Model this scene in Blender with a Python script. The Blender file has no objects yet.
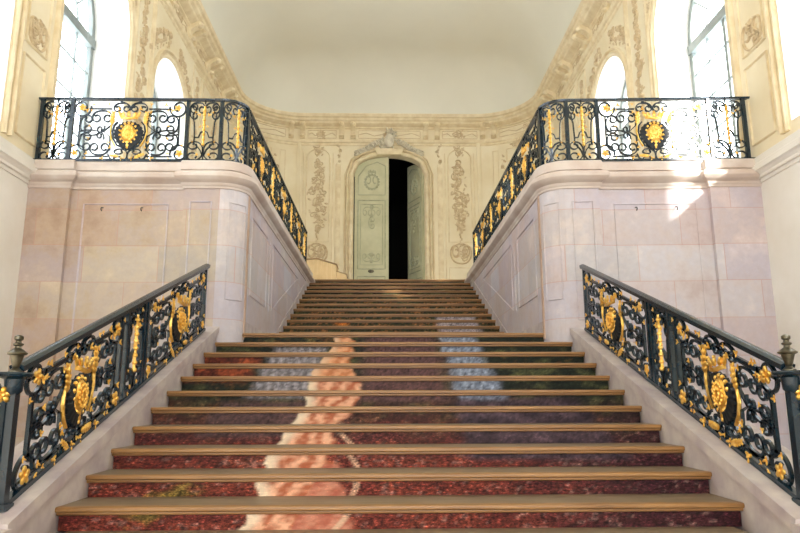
import bpy, bmesh, math, random
from mathutils import Vector, Matrix, noise
PI = math.pi
rnd = random.Random(7)
scene = bpy.context.scene
COL = scene.collection

# ------------------------------------------------------------------ materials
def new_mat(name):
    m = bpy.data.materials.new(name); m.use_nodes = True
    nt = m.node_tree
    for n in list(nt.nodes): nt.nodes.remove(n)
    out = nt.nodes.new('ShaderNodeOutputMaterial')
    b = nt.nodes.new('ShaderNodeBsdfPrincipled')
    nt.links.new(b.outputs[0], out.inputs[0])
    return m, nt, b
def math_node(nt, op, a, b=None, c=None):
    n = nt.nodes.new('ShaderNodeMath'); n.operation = op
    for i, v in enumerate((a, b, c)):
        if v is None: continue
        if isinstance(v, (int, float)): n.inputs[i].default_value = v
        else: nt.links.new(v, n.inputs[i])
    return n.outputs[0]
def noise_node(nt, vec, scale, detail=4, rough=.55):
    n = nt.nodes.new('ShaderNodeTexNoise'); n.inputs['Scale'].default_value = scale
    n.inputs['Detail'].default_value = detail; n.inputs['Roughness'].default_value = rough
    if vec is not None: nt.links.new(vec, n.inputs['Vector'])
    return n.outputs[0]
def ramp(nt, fac, stops, interp='LINEAR'):
    n = nt.nodes.new('ShaderNodeValToRGB'); cr = n.color_ramp; cr.interpolation = interp
    while len(cr.elements) < len(stops): cr.elements.new(.5)
    for e, (p, c) in zip(cr.elements, stops): e.position = p; e.color = (*c, 1)
    nt.links.new(fac, n.inputs[0]); return n.outputs[0]
def mix(nt, fac, a, b, mode='MIX'):
    n = nt.nodes.new('ShaderNodeMix'); n.data_type = 'RGBA'; n.blend_type = mode
    for s, v in ((n.inputs[0], fac), (n.inputs[6], a), (n.inputs[7], b)):
        if isinstance(v, (int, float)): s.default_value = v
        elif isinstance(v, tuple): s.default_value = (*v, 1)
        else: nt.links.new(v, s)
    return n.outputs[2]
def bump(nt, b, h, strength=.3, dist=.01):
    n = nt.nodes.new('ShaderNodeBump'); n.inputs['Strength'].default_value = strength
    n.inputs['Distance'].default_value = dist
    nt.links.new(h, n.inputs['Height']); nt.links.new(n.outputs[0], b.inputs['Normal'])
def pos(nt): return nt.nodes.new('ShaderNodeNewGeometry').outputs['Position']
def mottled(name, c1, c2, scale=2.5, rough=.7, metal=0, bmp=.15, spec=.4, bscale=40):
    m, nt, b = new_mat(name); p = pos(nt)
    f = noise_node(nt, p, scale, 5)
    nt.links.new(ramp(nt, f, [(.35, c1), (.65, c2)]), b.inputs['Base Color'])
    b.inputs['Roughness'].default_value = rough; b.inputs['Metallic'].default_value = metal
    b.inputs['Specular IOR Level'].default_value = spec
    if bmp: bump(nt, b, noise_node(nt, p, bscale, 3), bmp, .004)
    return m
def stone_mat(name='ashlar_stone', blocks=None, tints=None):
    m, nt, b = new_mat(name); p = pos(nt)
    s = nt.nodes.new('ShaderNodeSeparateXYZ'); nt.links.new(p, s.inputs[0])
    u = math_node(nt, 'ADD', math_node(nt, 'ABSOLUTE', s.outputs[0]), s.outputs[1]); z = s.outputs[2]
    v = math_node(nt, 'DIVIDE', math_node(nt, 'ADD', z, .11), .437)
    row = math_node(nt, 'FLOOR', v)
    uu = math_node(nt, 'ADD', math_node(nt, 'DIVIDE', u, .88), math_node(nt, 'MULTIPLY', row, .43))
    cell = math_node(nt, 'FLOOR', uu)
    cv = nt.nodes.new('ShaderNodeCombineXYZ'); nt.links.new(cell, cv.inputs[0]); nt.links.new(row, cv.inputs[1])
    wn = nt.nodes.new('ShaderNodeTexWhiteNoise'); nt.links.new(cv.outputs[0], wn.inputs['Vector'])
    block = ramp(nt, wn.outputs[0], blocks or [(0, (.52, .45, .34)), (.2, (.54, .41, .33)), (.4, (.60, .53, .41)), (.6, (.49, .38, .32)), (.8, (.56, .51, .50)), (1, (.47, .41, .30))])
    cloud = noise_node(nt, p, 1.6, 6, .65)
    tint = ramp(nt, cloud, tints or [(.3, (.70, .58, .50)), (.43, (.90, .84, .76)), (.52, (.88, .88, .98)), (.62, (1.0, .98, .95)), (.72, (1.25, 1.25, 1.3))])
    c = mix(nt, .8, block, tint, 'MULTIPLY')
    fine = noise_node(nt, p, 14, 5, .7)
    c = mix(nt, .22, c, ramp(nt, fine, [(.35, (.70, .60, .58)), (.65, (1, 1, 1))]), 'MULTIPLY')
    fu = math_node(nt, 'FRACT', uu); fv = math_node(nt, 'FRACT', v)
    mu = math_node(nt, 'LESS_THAN', fu, .011); mv = math_node(nt, 'LESS_THAN', fv, .022)
    mort = math_node(nt, 'MAXIMUM', mu, mv)
    c = mix(nt, math_node(nt, 'MULTIPLY', mort, .55), c, (.50, .28, .22))
    nt.links.new(c, b.inputs['Base Color']); b.inputs['Roughness'].default_value = .55
    h = math_node(nt, 'SUBTRACT', math_node(nt, 'MULTIPLY', fine, .3), mort)
    bump(nt, b, h, .25, .006)
    return m
def wood_mat(name, c1, c2, axis='X', rough=.5):
    m, nt, b = new_mat(name); p = pos(nt)
    mp = nt.nodes.new('ShaderNodeMapping'); nt.links.new(p, mp.inputs[0])
    mp.inputs['Scale'].default_value = {'X': (.7, 14, 14), 'Z': (14, 14, .7)}[axis]
    f = noise_node(nt, mp.outputs[0], 3, 6, .6)
    c = ramp(nt, f, [(.3, c1), (.7, c2)])
    c = mix(nt, .3, c, ramp(nt, noise_node(nt, p, 3, 4), [(.4, (.7, .66, .6)), (.6, (1, 1, 1))]), 'MULTIPLY')
    nt.links.new(c, b.inputs['Base Color']); b.inputs['Roughness'].default_value = rough
    bump(nt, b, f, .15, .003)
    return m
def picture_mat():
    m, nt, b = new_mat('printed_riser'); p = pos(nt)
    a = nt.nodes.new('ShaderNodeAttribute'); a.attribute_name = 'picture'
    mp = nt.nodes.new('ShaderNodeMapping'); nt.links.new(p, mp.inputs[0]); mp.inputs['Scale'].default_value = (1, 1, 2.4)
    sp = noise_node(nt, mp.outputs[0], 34, 4, .75)
    k = ramp(nt, sp, [(.36, (.18, .15, .16)), (.5, (.7, .62, .62)), (.60, (1.2, .95, .85)), (.68, (3.4, 2.9, 2.8))])
    full = mix(nt, 1.0, a.outputs['Color'], k, 'MULTIPLY')
    nt.links.new(mix(nt, a.outputs['Alpha'], a.outputs['Color'], full), b.inputs['Base Color'])
    b.inputs['Roughness'].default_value = .6; b.inputs['Specular IOR Level'].default_value = .2
    return m
def glass_mat():
    m = bpy.data.materials.new('window_glass'); m.use_nodes = True; nt = m.node_tree
    for n in list(nt.nodes): nt.nodes.remove(n)
    o = nt.nodes.new('ShaderNodeOutputMaterial'); mx = nt.nodes.new('ShaderNodeMixShader')
    t = nt.nodes.new('ShaderNodeBsdfTransparent'); t.inputs[0].default_value = (.96, .98, 1, 1)
    g = nt.nodes.new('ShaderNodeBsdfGlossy'); g.inputs['Roughness'].default_value = .02
    mx.inputs[0].default_value = .06
    nt.links.new(t.outputs[0], mx.inputs[1]); nt.links.new(g.outputs[0], mx.inputs[2]); nt.links.new(mx.outputs[0], o.inputs[0])
    return m
M = dict(
    stone=stone_mat(),
    mauve=stone_mat('mauve_lit_ashlar_stone', [(0, (.58, .53, .50)), (.2, (.60, .50, .49)), (.4, (.64, .61, .60)), (.6, (.56, .48, .50)), (.8, (.60, .58, .61)), (1, (.55, .51, .48))],
                    [(.3, (.78, .68, .68)), (.43, (.92, .89, .92)), (.52, (.88, .90, 1.0)), (.62, (1.06, 1.04, 1.06)), (.72, (1.25, 1.25, 1.3))]),
    coping=mottled('coping_stone', (.55, .44, .38), (.68, .61, .56), 2.2, .5),
    stringer=mottled('stringer_stone', (.44, .37, .39), (.62, .56, .53), 4.5, .5),
    plaster=mottled('cream_plaster', (.82, .71, .49), (.90, .81, .61), 1.2, .8, bmp=.05),
    plaster_low=mottled('white_plaster', (.78, .74, .67), (.86, .83, .78), 1.2, .85, bmp=.05),
    trim=mottled('ochre_moulding', (.75, .62, .40), (.88, .77, .55), 5, .7, bmp=.05),
    relief=mottled('stucco_relief', (.60, .46, .28), (.77, .64, .43), 9, .75, bmp=.05),
    pale_relief=mottled('pale_stucco', (.62, .56, .44), (.80, .74, .60), 9, .7, bmp=.05),
    fillet=mottled('brown_stone', (.42, .28, .20), (.55, .40, .31), 3, .6),
    reveal=mottled('white_reveal', (.84, .83, .80), (.90, .89, .86), 1.5, .8, bmp=.03),
    ceil=mottled('ceiling_plaster', (.78, .76, .66), (.82, .80, .70), .5, .9, bmp=0),
    iron=mottled('black_iron', (.002, .015, .028), (.004, .021, .037), 6, .25, bmp=0, spec=.65),
    bead=mottled('dark_iron', (.003, .005, .007), (.008, .012, .016), 30, .5, bmp=.1),
    gold=mottled('gilding', (.84, .45, .07), (1.0, .68, .20), 30, .32, .88, bmp=.7, bscale=70),
    bronze=mottled('grey_bronze', (.09, .08, .055), (.20, .18, .13), 20, .3, .8, bmp=.1),
    tread=wood_mat('tread_wood', (.17, .125, .08), (.29, .22, .15), 'X', .5),
    nosing=wood_mat('nosing_wood', (.22, .10, .028), (.40, .21, .07), 'X', .36),
    picture=picture_mat(),
    floor=mottled('stone_floor', (.48, .42, .36), (.58, .53, .46), 1.5, .5),
    door=mottled('green_door_paint', (.55, .54, .35), (.65, .63, .43), 3, .6, bmp=.05),
    doorline=mottled('green_door_relief', (.38, .39, .25), (.50, .50, .35), 9, .6, bmp=.05),
    dark=mottled('painted_darkness', (.010, .009, .008), (.014, .012, .010), 2, .9, bmp=0),
    ply=wood_mat('pale_plywood', (.78, .54, .26), (.88, .66, .36), 'Z', .55),
    plyedge=wood_mat('brown_edging', (.42, .26, .12), (.52, .34, .17), 'X', .5),
    winframe=mottled('window_paint', (.20, .23, .22), (.27, .30, .28), 4, .55, bmp=0),
    glass=glass_mat(),
)

# ------------------------------------------------------------------ mesh helpers
class MB:
    def __init__(s): s.v = []; s.f = []; s.mi = []
    def add(s, vs, fs, mi=0):
        o = len(s.v); s.v += [tuple(v) for v in vs]
        s.f += [tuple(i + o for i in f) for f in fs]; s.mi += [mi] * len(fs)
    def box(s, x0, x1, y0, y1, z0, z1):
        s.add([(x0,y0,z0),(x1,y0,z0),(x1,y1,z0),(x0,y1,z0),(x0,y0,z1),(x1,y0,z1),(x1,y1,z1),(x0,y1,z1)],
              [(0,3,2,1),(4,5,6,7),(0,1,5,4),(1,2,6,5),(2,3,7,6),(3,0,4,7)])
    def prism(s, pts, d):            # pts: 3D polygon, d: extrusion vector
        n = len(pts); d = Vector(d); P = [Vector(p) for p in pts]
        s.add(P + [p + d for p in P], [tuple(range(n))[::-1], tuple(range(n, 2*n))] + [(i, (i+1)%n, (i+1)%n+n, i+n) for i in range(n)])
    def sweep(s, pts, norms, prof, closed=False):   # prof: ring of (side, out)
        n = len(pts); k = len(prof); vs = []; fs = []
        for i, p in enumerate(pts):
            a = pts[(i-1) % n] if (i > 0 or closed) else pts[0]
            b = pts[(i+1) % n] if (i < n-1 or closed) else pts[-1]
            t = (b - a); t = t.normalized() if t.length > 1e-9 else Vector((0,0,1))
            N = norms[i]; sd = t.cross(N)
            sd = sd.normalized() if sd.length > 1e-9 else Vector((0,0,1))
            for (x, y) in prof: vs.append(p + sd*x + N*y)
        for i in range(n if closed else n-1):
            j = (i+1) % n
            for q in range(k):
                r = (q+1) % k; fs.append((i*k+q, i*k+r, j*k+r, j*k+q))
        if not closed:
            fs.append(tuple(range(k))[::-1]); fs.append(tuple(range((n-1)*k, n*k)))
        s.add(vs, fs)
    def lathe(s, c, prof, seg=20):
        vs = []; fs = []; n = len(prof)
        for (r, z) in prof:
            for i in range(seg):
                a = 2*PI*i/seg; vs.append((c[0]+r*math.cos(a), c[1]+r*math.sin(a), c[2]+z))
        for j in range(n-1):
            for i in range(seg):
                k = (i+1) % seg; fs.append((j*seg+i, j*seg+k, (j+1)*seg+k, (j+1)*seg+i))
        fs.append(tuple(range(seg))[::-1]); fs.append(tuple(range((n-1)*seg, n*seg)))
        s.add(vs, fs)
    def blob(s, M4, seg=8, rings=5):  # ellipsoid through matrix M4
        vs = [M4 @ Vector((0,0,1))]; fs = []
        for j in range(1, rings):
            th = PI*j/rings
            for i in range(seg):
                a = 2*PI*i/seg; vs.append(M4 @ Vector((math.sin(th)*math.cos(a), math.sin(th)*math.sin(a), math.cos(th))))
        vs.append(M4 @ Vector((0,0,-1))); L = len(vs)-1
        for i in range(seg):
            k = (i+1) % seg; fs.append((0, 1+i, 1+k)); fs.append((L, L-seg+k, L-seg+i))
            for j in range(rings-2):
                fs.append((1+j*seg+i, 1+(j+1)*seg+i, 1+(j+1)*seg+k, 1+j*seg+k))
        s.add(vs, fs)
    def build(s, name, mat, parent=None, smooth=False, structure=False, loc=None):
        me = bpy.data.meshes.new(name)
        L = Vector(loc) if loc is not None else (world_loc(parent) if parent else Vector((0,0,0)))
        me.from_pydata([(v[0]-L.x, v[1]-L.y, v[2]-L.z) for v in s.v], [], s.f)
        for m in (mat if isinstance(mat, (list, tuple)) else [mat]): me.materials.append(m)
        me.polygons.foreach_set('material_index', s.mi)
        me.update()
        bm = bmesh.new(); bm.from_mesh(me); bmesh.ops.recalc_face_normals(bm, faces=bm.faces); bm.to_mesh(me); bm.free()
        if smooth:
            me.polygons.foreach_set('use_smooth', [True]*len(me.polygons))
            me.set_sharp_from_angle(angle=math.radians(33))
        o = bpy.data.objects.new(name, me); COL.objects.link(o)
        if parent: o.parent = parent; o.location = L - world_loc(parent)
        else: o.location = L
        if structure: o['kind'] = 'structure'
        return o
def world_loc(o):
    L = Vector((0,0,0))
    while o is not None: L += o.location; o = o.parent
    return L
def empty(name, loc, label, cat, group=None):
    o = bpy.data.objects.new(name, None); COL.objects.link(o); o.location = loc; o.empty_display_size = .1
    o['label'] = label; o['category'] = cat
    if group: o['group'] = group
    return o
def tag(o, label, cat, group=None):
    o['label'] = label; o['category'] = cat
    if group: o['group'] = group
    return o
RECT = lambda w, d: [(-w/2, -d/2), (w/2, -d/2), (w/2, d/2), (-w/2, d/2)]
def HALF(w, d): return [(-w/2, -.004), (-w*.42, d*.6), (-w*.15, d), (w*.15, d), (w*.42, d*.6), (w/2, -.004)]
def ROUND(r, k=8): return [(r*math.cos(2*PI*i/k), r*math.sin(2*PI*i/k)) for i in range(k)]

# ---- surfaces on which panels are laid out: (u, v) -> point, outward normal
class Flat:
    def __init__(s, o, du, n, slope=0): s.o = Vector(o); s.du = Vector(du); s.n = Vector(n); s.sl = slope
    def P(s, u, v): return s.o + s.du*u + Vector((0,0,1))*(v + s.sl*u)
    def N(s, u): return s.n
class Arc:          # quarter arc in plan
    def __init__(s, c, r, a0, a1, z): s.c = Vector(c); s.r = r; s.a0 = a0; s.a1 = a1; s.z = z; s.L = abs(a1-a0)*r
    def a(s, u): return s.a0 + (s.a1-s.a0)*u/s.L
    def P(s, u, v): a = s.a(u); return Vector((s.c.x+s.r*math.cos(a), s.c.y+s.r*math.sin(a), s.z+v))
    def N(s, u): a = s.a(u); return Vector((math.cos(a), math.sin(a), 0))
class PathMap:      # along a plan polyline; normal points to the room
    def __init__(s, pts, sign=1):
        s.p = [Vector((x, y, 0)) for x, y in pts]; s.l = [0]; s.sign = sign
        for a, b in zip(s.p, s.p[1:]): s.l.append(s.l[-1] + (b-a).length)
    def seg(s, u):
        for i in range(len(s.p)-1):
            if u <= s.l[i+1] or i == len(s.p)-2: return i
    def P(s, u, v):
        i = s.seg(u); a, b = s.p[i], s.p[i+1]; f = (u-s.l[i])/(s.l[i+1]-s.l[i]); q = a + (b-a)*f
        return Vector((q.x, q.y, v))
    def N(s, u):
        i = s.seg(u); t = (s.p[i+1]-s.p[i]).normalized(); return Vector((t.y, -t.x, 0))*s.sign
def lay(mb, mp, pts, prof, closed=False, off=0):
    P = [mp.P(u, v) + mp.N(u)*off for u, v in pts]; N = [mp.N(u) for u, v in pts]
    mb.sweep(P, N, prof, closed)
def rectline(mb, mp, u0, v0, u1, v1, prof, off=0, sub=6):
    pts = []
    for (a, b) in (((u0,v0),(u1,v0)), ((u1,v0),(u1,v1)), ((u1,v1),(u0,v1)), ((u0,v1),(u0,v0))):
        for i in range(sub): f = i/sub; pts.append((a[0]+(b[0]-a[0])*f, a[1]+(b[1]-a[1])*f))
    lay(mb, mp, pts, prof, True, off)

# ---- scroll shapes in a unit box
def _half(A=7.0, p=1.65, n=26):
    x = y = 0; pts = [(0, 0)]
    for i in range(n):
        s = (i+.5)/n; th = PI/2 - A*s**p
        x += math.cos(th)/n; y += math.sin(th)/n; pts.append((x, y))
    return pts
def _norm(P):
    x0 = min(p[0] for p in P); x1 = max(p[0] for p in P); y0 = min(p[1] for p in P); y1 = max(p[1] for p in P)
    return [((x-x0)/(x1-x0), (y-y0)/(y1-y0)) for x, y in P]
H_ = _half()
C_UNIT = _norm([(x, -y) for x, y in H_[::-1]] + H_[1:])
S_UNIT = _norm([(-x, -y) for x, y in H_[::-1]] + H_[1:])
J_UNIT = _norm(H_)                   # a stem with one curl
def place(unit, x0, y0, x1, y1, rot=0, flip=False):
    out = []
    for x, y in unit:
        if flip: x = 1-x
        for _ in range(rot % 4): x, y = 1-y, x
        out.append((x0+(x1-x0)*x, y0+(y1-y0)*y))
    return out
def arcpts(cx, cy, rx, ry, a0, a1, n=16): return [(cx+rx*math.cos(a0+(a1-a0)*i/n), cy+ry*math.sin(a0+(a1-a0)*i/n)) for i in range(n+1)]

# ------------------------------------------------------------------ gilded leaf meshes (shared)
def leaf_mesh(kind):
    mb = MB()
    if kind == 0:      # three-lobed leaf with curled tip
        for a, l in ((0, 1), (1.9, .8), (-1.9, .8)):
            M4 = Matrix.Rotation(a, 4, 'Y') @ Matrix.Translation((0, .18, .45*l)) @ Matrix.Rotation(-.35, 4, 'X') @ Matrix.Diagonal((.27*l, .16, .52*l, 1))
            mb.blob(M4)
        mb.blob(Matrix.Translation((0, .28, 0)) @ Matrix.Diagonal((.22, .2, .22, 1)))
    elif kind == 1:    # rosette
        for i in range(5):
            a = 2*PI*i/5
            mb.blob(Matrix.Rotation(a, 4, 'Y') @ Matrix.Translation((0, .1, .5)) @ Matrix.Diagonal((.33, .17, .42, 1)), 8, 4)
        mb.blob(Matrix.Translation((0, .25, 0)) @ Matrix.Diagonal((.25, .2, .25, 1)))
    else:              # long acanthus leaf
        for i in range(5):
            z = -.9 + .45*i; w = (.28, .42, .45, .34, .2)[i]
            for sx in (-1, 1):
                mb.blob(Matrix.Translation((sx*w*.45, .12+.05*math.sin(i), z)) @ Matrix.Rotation(sx*.7, 4, 'Y') @ Matrix.Diagonal((.17, .13, .36, 1)), 7, 4)
        mb.blob(Matrix.Translation((0, .15, 0)) @ Matrix.Diagonal((.13, .14, 1.15, 1)), 6, 6)
    me = bpy.data.meshes.new('gilded_leaf'); me.from_pydata(mb.v, [], mb.f); me.materials.append(M['gold'])
    me.polygons.foreach_set('use_smooth', [True]*len(me.polygons)); me.update(); return me
LEAF = [leaf_mesh(k) for k in range(3)]
def put_leaf(root, mp, u, v, size, kind=0, rot=0, side=1):
    N = mp.N(u)*side; p = mp.P(u, v) + N*.012; d = (mp.P(u+.01, v) - mp.P(u-.01, v)); d = Vector((d.x, d.y, 0)).normalized()*side
    up = Vector((0,0,1)); R = Matrix((( -d.x, N.x, up.x), (-d.y, N.y, up.y), (-d.z, N.z, up.z))).to_4x4()
    # local X=-d, Y=N (out), Z=up
    o = bpy.data.objects.new('gilded_leaf', LEAF[kind]); COL.objects.link(o); o.parent = root
    o.matrix_basis = Matrix.Translation(p - root.location) @ R @ Matrix.Rotation(rot, 4, 'Y') @ Matrix.Diagonal((size, size, size, 1))
    return o

# ------------------------------------------------------------------ railing panels
IW, ID = .016, .022
def bar(mb, mp, pts, w=IW, d=ID): lay(mb, mp, pts, RECT(w, d))
def dots(mb, mp, u, v, r=.014):
    p = mp.P(u, v); mb.blob(Matrix.Translation(p) @ Matrix.Diagonal((r, r, r, 1)), 6, 4)
def scroll(mb, mp, unit, x0, y0, x1, y1, rot=0, flip=False, w=IW, d=ID):
    P = place(unit, x0, y0, x1, y1, rot, flip); bar(mb, mp, P, w, d)
    dots(mb, mp, *P[-1], w*.95)
    if unit is not J_UNIT: dots(mb, mp, *P[0], w*.95)
def big_panel(root, mp, u0, u1, H, w=IW, side=1, leaves=True, lsc=1.15):
    """scroll panel with crowned shield; everything mirrored about its centre"""
    mb = MB(); W = u1-u0; c = (u0+u1)/2; h = W/2
    k = h/.69; kv = H/.76
    def X(px, m): return c + m*(px-668)/353*.69*k
    def V(py): return (490-py)/390*.76*kv
    for m in (1, -1):
        def S(unit, ax, ay, bx, by, rot=0, flip=False, ww=w):
            x0, x1 = X(ax, m), X(bx, m); fl = flip
            scroll(mb, mp, unit, x0, V(by), x1, V(ay), rot, fl, ww)
        def B(pts, ww=w): bar(mb, mp, [(X(a, m), V(b)) for a, b in pts], ww)
        # corner loops
        B([(360+r_*math.cos(t), 150+r_*math.sin(t)) for t, r_ in [(-.2+8.2*i/34, 52*(1-i/34)**.55+6) for i in range(34)]], w*1.1)
        B([(342+r_*math.cos(t), 436-r_*math.sin(t)) for t, r_ in [(-.2+8.2*i/34, 52*(1-i/34)**.55+6) for i in range(34)]], w*1.1)
        B([(352, 200), (350, 390)]); B([(408, 155), (550, 155)]); B([(386, 456), (545, 456)])
        # field scrolls
        S(C_UNIT, 356, 198, 428, 306, 0, False, w*1.1); S(C_UNIT, 356, 310, 428, 418, 0, False, w*1.1)
        S(C_UNIT, 430, 168, 552, 238, 3, False, w*1.1); S(C_UNIT, 430, 376, 548, 446, 1, False, w*1.1)
        B([(415+65*math.cos(t), 308+17*math.sin(t)) for t in [2*PI*i/20 for i in range(21)]], w*.9)
        S(J_UNIT, 468, 262, 512, 304, 2); S(J_UNIT, 468, 350, 512, 306, 2)
        B([(556, 200), (552, 260), (505, 300), (550, 330), (556, 420)], w*.9)
        # centre brackets and curls
        B([(592, 238), (572, 262), (564, 300), (572, 345), (598, 385), (640, 405)], w*1.25)
        S(C_UNIT, 562, 118, 664, 172, 3)
        B([(664, 150), (640, 120), (600, 108)]); 
        S(C_UNIT, 585, 410, 668, 488, 2); B([(668, 488), (610, 488), (560, 468), (545, 440)])
        gs = MB()
        if leaves: lay(gs, mp, [(X(a, m), V(b)) for a, b in ((572, 232), (556, 262), (552, 305), (562, 350), (588, 395))], [(-.010, -.004), (-.005, .016), (.005, .016), (.010, -.004)], False, .008*side)
        if leaves: gs.build('gilded_bracket', M['gold'], root)
    # shield ring with serrated edge
    iron = mb.build('scrollwork', M['iron'], root, smooth=True)
    sb = MB(); n = 44
    def heart(t, s):
        x = math.sin(t); y = math.cos(t); r = 1 - .0*y
        px = 668 + 92*s*x*(1 - .22*max(0, -y)); py = 318 - (78*s*y if y > 0 else 100*s*y*(1-.12*abs(x)))
        return (X(px, 1), V(py))
    ring = []; prof = []
    outer = [heart(2*PI*i/n, 1.0 + (.06 if i % 2 else -.03)) for i in range(n)]
    inner = [heart(2*PI*i/n, .60) for i in range(n)]
    vs = []; fs = []
    for (pts, o_) in ((outer, -.008), (outer, .022), (inner, .034), (inner, -.008)):
        for (a, b) in pts: vs.append(mp.P(a, b) + mp.N(a)*o_*side)
    for r in range(4):
        for i in range(n):
            j = (i+1) % n; fs.append((r*n+i, r*n+j, ((r+1) % 4)*n+j, ((r+1) % 4)*n+i))
    sb.add(vs, fs)
    sb.build('shield', M['bead'], root)
    # gilded sunburst, drop, crown
    gb = MB(); N = mp.N(c)*side; du = (mp.P(c+.01, 0)-mp.P(c-.01, 0)); du = Vector((du.x, du.y, 0)).normalized(); up = Vector((0,0,1))
    def frame(px, py, o_=.02):
        p = mp.P(X(px, 1), V(py)) + N*o_
        return Matrix.Translation(p) @ Matrix(((du.x, N.x, up.x), (du.y, N.y, up.y), (du.z, N.z, up.z))).to_4x4()
    F = frame(668, 312, .022)
    gb.blob(F @ Matrix.Diagonal((.095*k, .03, .112*kv, 1)), 16, 8)
    for i in range(14):
        a = 2*PI*i/14
        gb.blob(F @ Matrix.Translation((.108*k*math.sin(a), 0, .124*kv*math.cos(a))) @ Matrix.Diagonal((.02, .016, .02, 1)), 7, 4)
    for rr, nn in ((.35, 8), (.68, 14)):
        for i in range(nn):
            a = 2*PI*i/nn; z_ = .03*math.sqrt(1-rr*rr)
            gb.blob(F @ Matrix.Translation((.095*k*rr*math.sin(a), z_+.002, .112*kv*rr*math.cos(a))) @ Matrix.Diagonal((.012, .010, .014, 1)), 6, 4)
    for q, r in ((372, .030), (390, .023), (404, .015)): gb.blob(frame(668, q) @ Matrix.Diagonal((r, .018, r*1.2, 1)), 8, 5)
    gb.build('gilded_medallion', M['gold'], root, smooth=True)
    cb = MB(); F = frame(668, 222, .015)
    band = [F @ Vector((.115*k*math.sin(a), .035*math.cos(a), -.01+.02*abs(math.sin(a)))) for a in [(-1.2+2.4*i/10) for i in range(11)]]
    cb.sweep(band, [N]*11, RECT(.026, .02))
    for i, a in enumerate((-1.15, -.6, 0, .6, 1.15)):
        hgt = .058 if i % 2 == 0 else .042
        q = Vector((.12*k*math.sin(a), .03*math.cos(a), .02))
        cb.blob(F @ Matrix.Translation(q + Vector((0, 0, hgt*.45))) @ Matrix.Rotation(a*.35, 4, 'Y') @ Matrix.Diagonal((.022, .014, hgt*.6, 1)), 7, 5)
        cb.blob(F @ Matrix.Translation(q + Vector((.02*math.sin(a), 0, hgt))) @ Matrix.Diagonal((.016, .014, .016, 1)), 7, 4)
    cb.build('gilded_crown', M['gold'], root, smooth=True)
    if leaves:
        for m in (1, -1):
            for (px, py, sz, kd, ro) in ((362, 150, .040, 1, 0), (338, 438, .040, 1, .4), (398, 168, .030, 0, 1.2), (330, 215, .022, 0, .4),
                                     (325, 385, .022, 0, 2.6), (440, 130, .024, 0, 2), (425, 170, .018, 0, .3), (535, 128, .022, 0, 1), (536, 180, .024, 0, .6),
                                     (562, 215, .052, 2, .1), (420, 265, .020, 0, 2), (418, 345, .02, 0, 1), (545, 372, .024, 0, .8),
                                     (415, 438, .024, 0, 2.2), (515, 470, .032, 0, 1.4), (405, 470, .02, 0, 4), (600, 160, .026, 0, .2),
                                     (590, 455, .040, 2, 1.2), (640, 470, .028, 0, 2.8), (560, 400, .024, 0, 2)):
                put_leaf(root, mp, X(px, m), V(py), sz*lsc*(.9+.25*rnd.random()), kd, ro*m + rnd.uniform(-.3, .3), side)
def small_panel(root, mp, u0, u1, H, w=IW, side=1):
    mb = MB(); W = u1-u0; c = (u0+u1)/2
    for m in (1, -1):
        X = lambda f: c - m*W/2*(1-f)          # f 0 at the post, 1 at centre
        scroll(mb, mp, C_UNIT, X(.06), H*.80, X(.99), H*.97, 3, False, w)
        scroll(mb, mp, C_UNIT, X(.04), H*.70, X(.5), H*.95, 0, False, w)
        bar(mb, mp, [(X(.22), H*.74), (X(.34), H*.64), (X(.40), H*.38), (X(.34), H*.28)], w)
        bar(mb, mp, [(X(.38), H*.40), (X(.66), H*.40), (X(.78), H*.48), (X(1), H*.51)], w)
        scroll(mb, mp, C_UNIT, X(.03), H*.03, X(.97), H*.33, 2, False, w)
        bar(mb, mp, [(X(.97), H*.10), (X(.80), H*.20), (X(.30), H*.33)], w)
    bar(mb, mp, [(c, 0), (c, H*.24)], w); bar(mb, mp, [(c, H*.95), (c, H)], w)
    mb.build('scrollwork', M['iron'], root, smooth=True)
    gb = MB(); F0 = mp.P(c, H*.30) + mp.N(c)*side*.01; 
    P = [mp.P(c, H*(.26+.64*i/8)) + mp.N(c)*side*.012 for i in range(9)]
    gb.sweep(P, [mp.N(c)]*9, ROUND(.013))
    for i in range(8):
        p = mp.P(c, H*(.28+.08*i)) + mp.N(c)*side*.015
        gb.blob(Matrix.Translation(p) @ Matrix.Diagonal((.022, .022, .02, 1)), 8, 5)
    gb.build('gilded_drop', M['gold'], root, smooth=True)
    for m in (1, -1):
        X = lambda f: c - m*W/2*(1-f)
        put_leaf(root, mp, X(.70), H*.76, .034, 0, m*1.5, side); put_leaf(root, mp, X(.45), H*.80, .022, 0, m*.4, side)
        put_leaf(root, mp, X(.78), H*.57, .026, 0, m*2.0, side); put_leaf(root, mp, X(.3), H*.32, .018, 0, m, side)
        put_leaf(root, mp, X(.62), H*.12, .022, 1, m, side)
    put_leaf(root, mp, c, H*.80, .05, 2, 0, side)
def post(root, mp, u, H, w=.036, d=.036, name='post', z0=0):
    mb = MB(); lay(mb, mp, [(u, z0), (u, H)], RECT(w, d)); return mb.build(name, M['iron'], root)
def rails(root, mp, us, H, hw=.052, hd=.075, hh=.034, base=.028):
    mb = MB(); P = [mp.P(u, H+hh*.5) for u in us]; N = [mp.N(u) for u in us]
    pr = [(-hh*.5, -hd*.42), (hh*.25, -hd*.5), (hh*.5, -hd*.22), (hh*.62, 0), (hh*.5, hd*.22), (hh*.25, hd*.5), (-hh*.5, hd*.42)]
    # side axis = t x N, flip so that the dome points up
    t = (P[1]-P[0]).normalized(); s = t.cross(N[0]).z
    pr = [(x*(1 if s > 0 else -1), y) for x, y in pr]
    mb.sweep(P, N, pr); mb.build('handrail', M['iron'], root, smooth=True)
    mb = MB(); P = [mp.P(u, base*.5+.004) for u in us]; mb.sweep(P, N, RECT(base, .05)); mb.build('bottom_rail', M['iron'], root)

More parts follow.
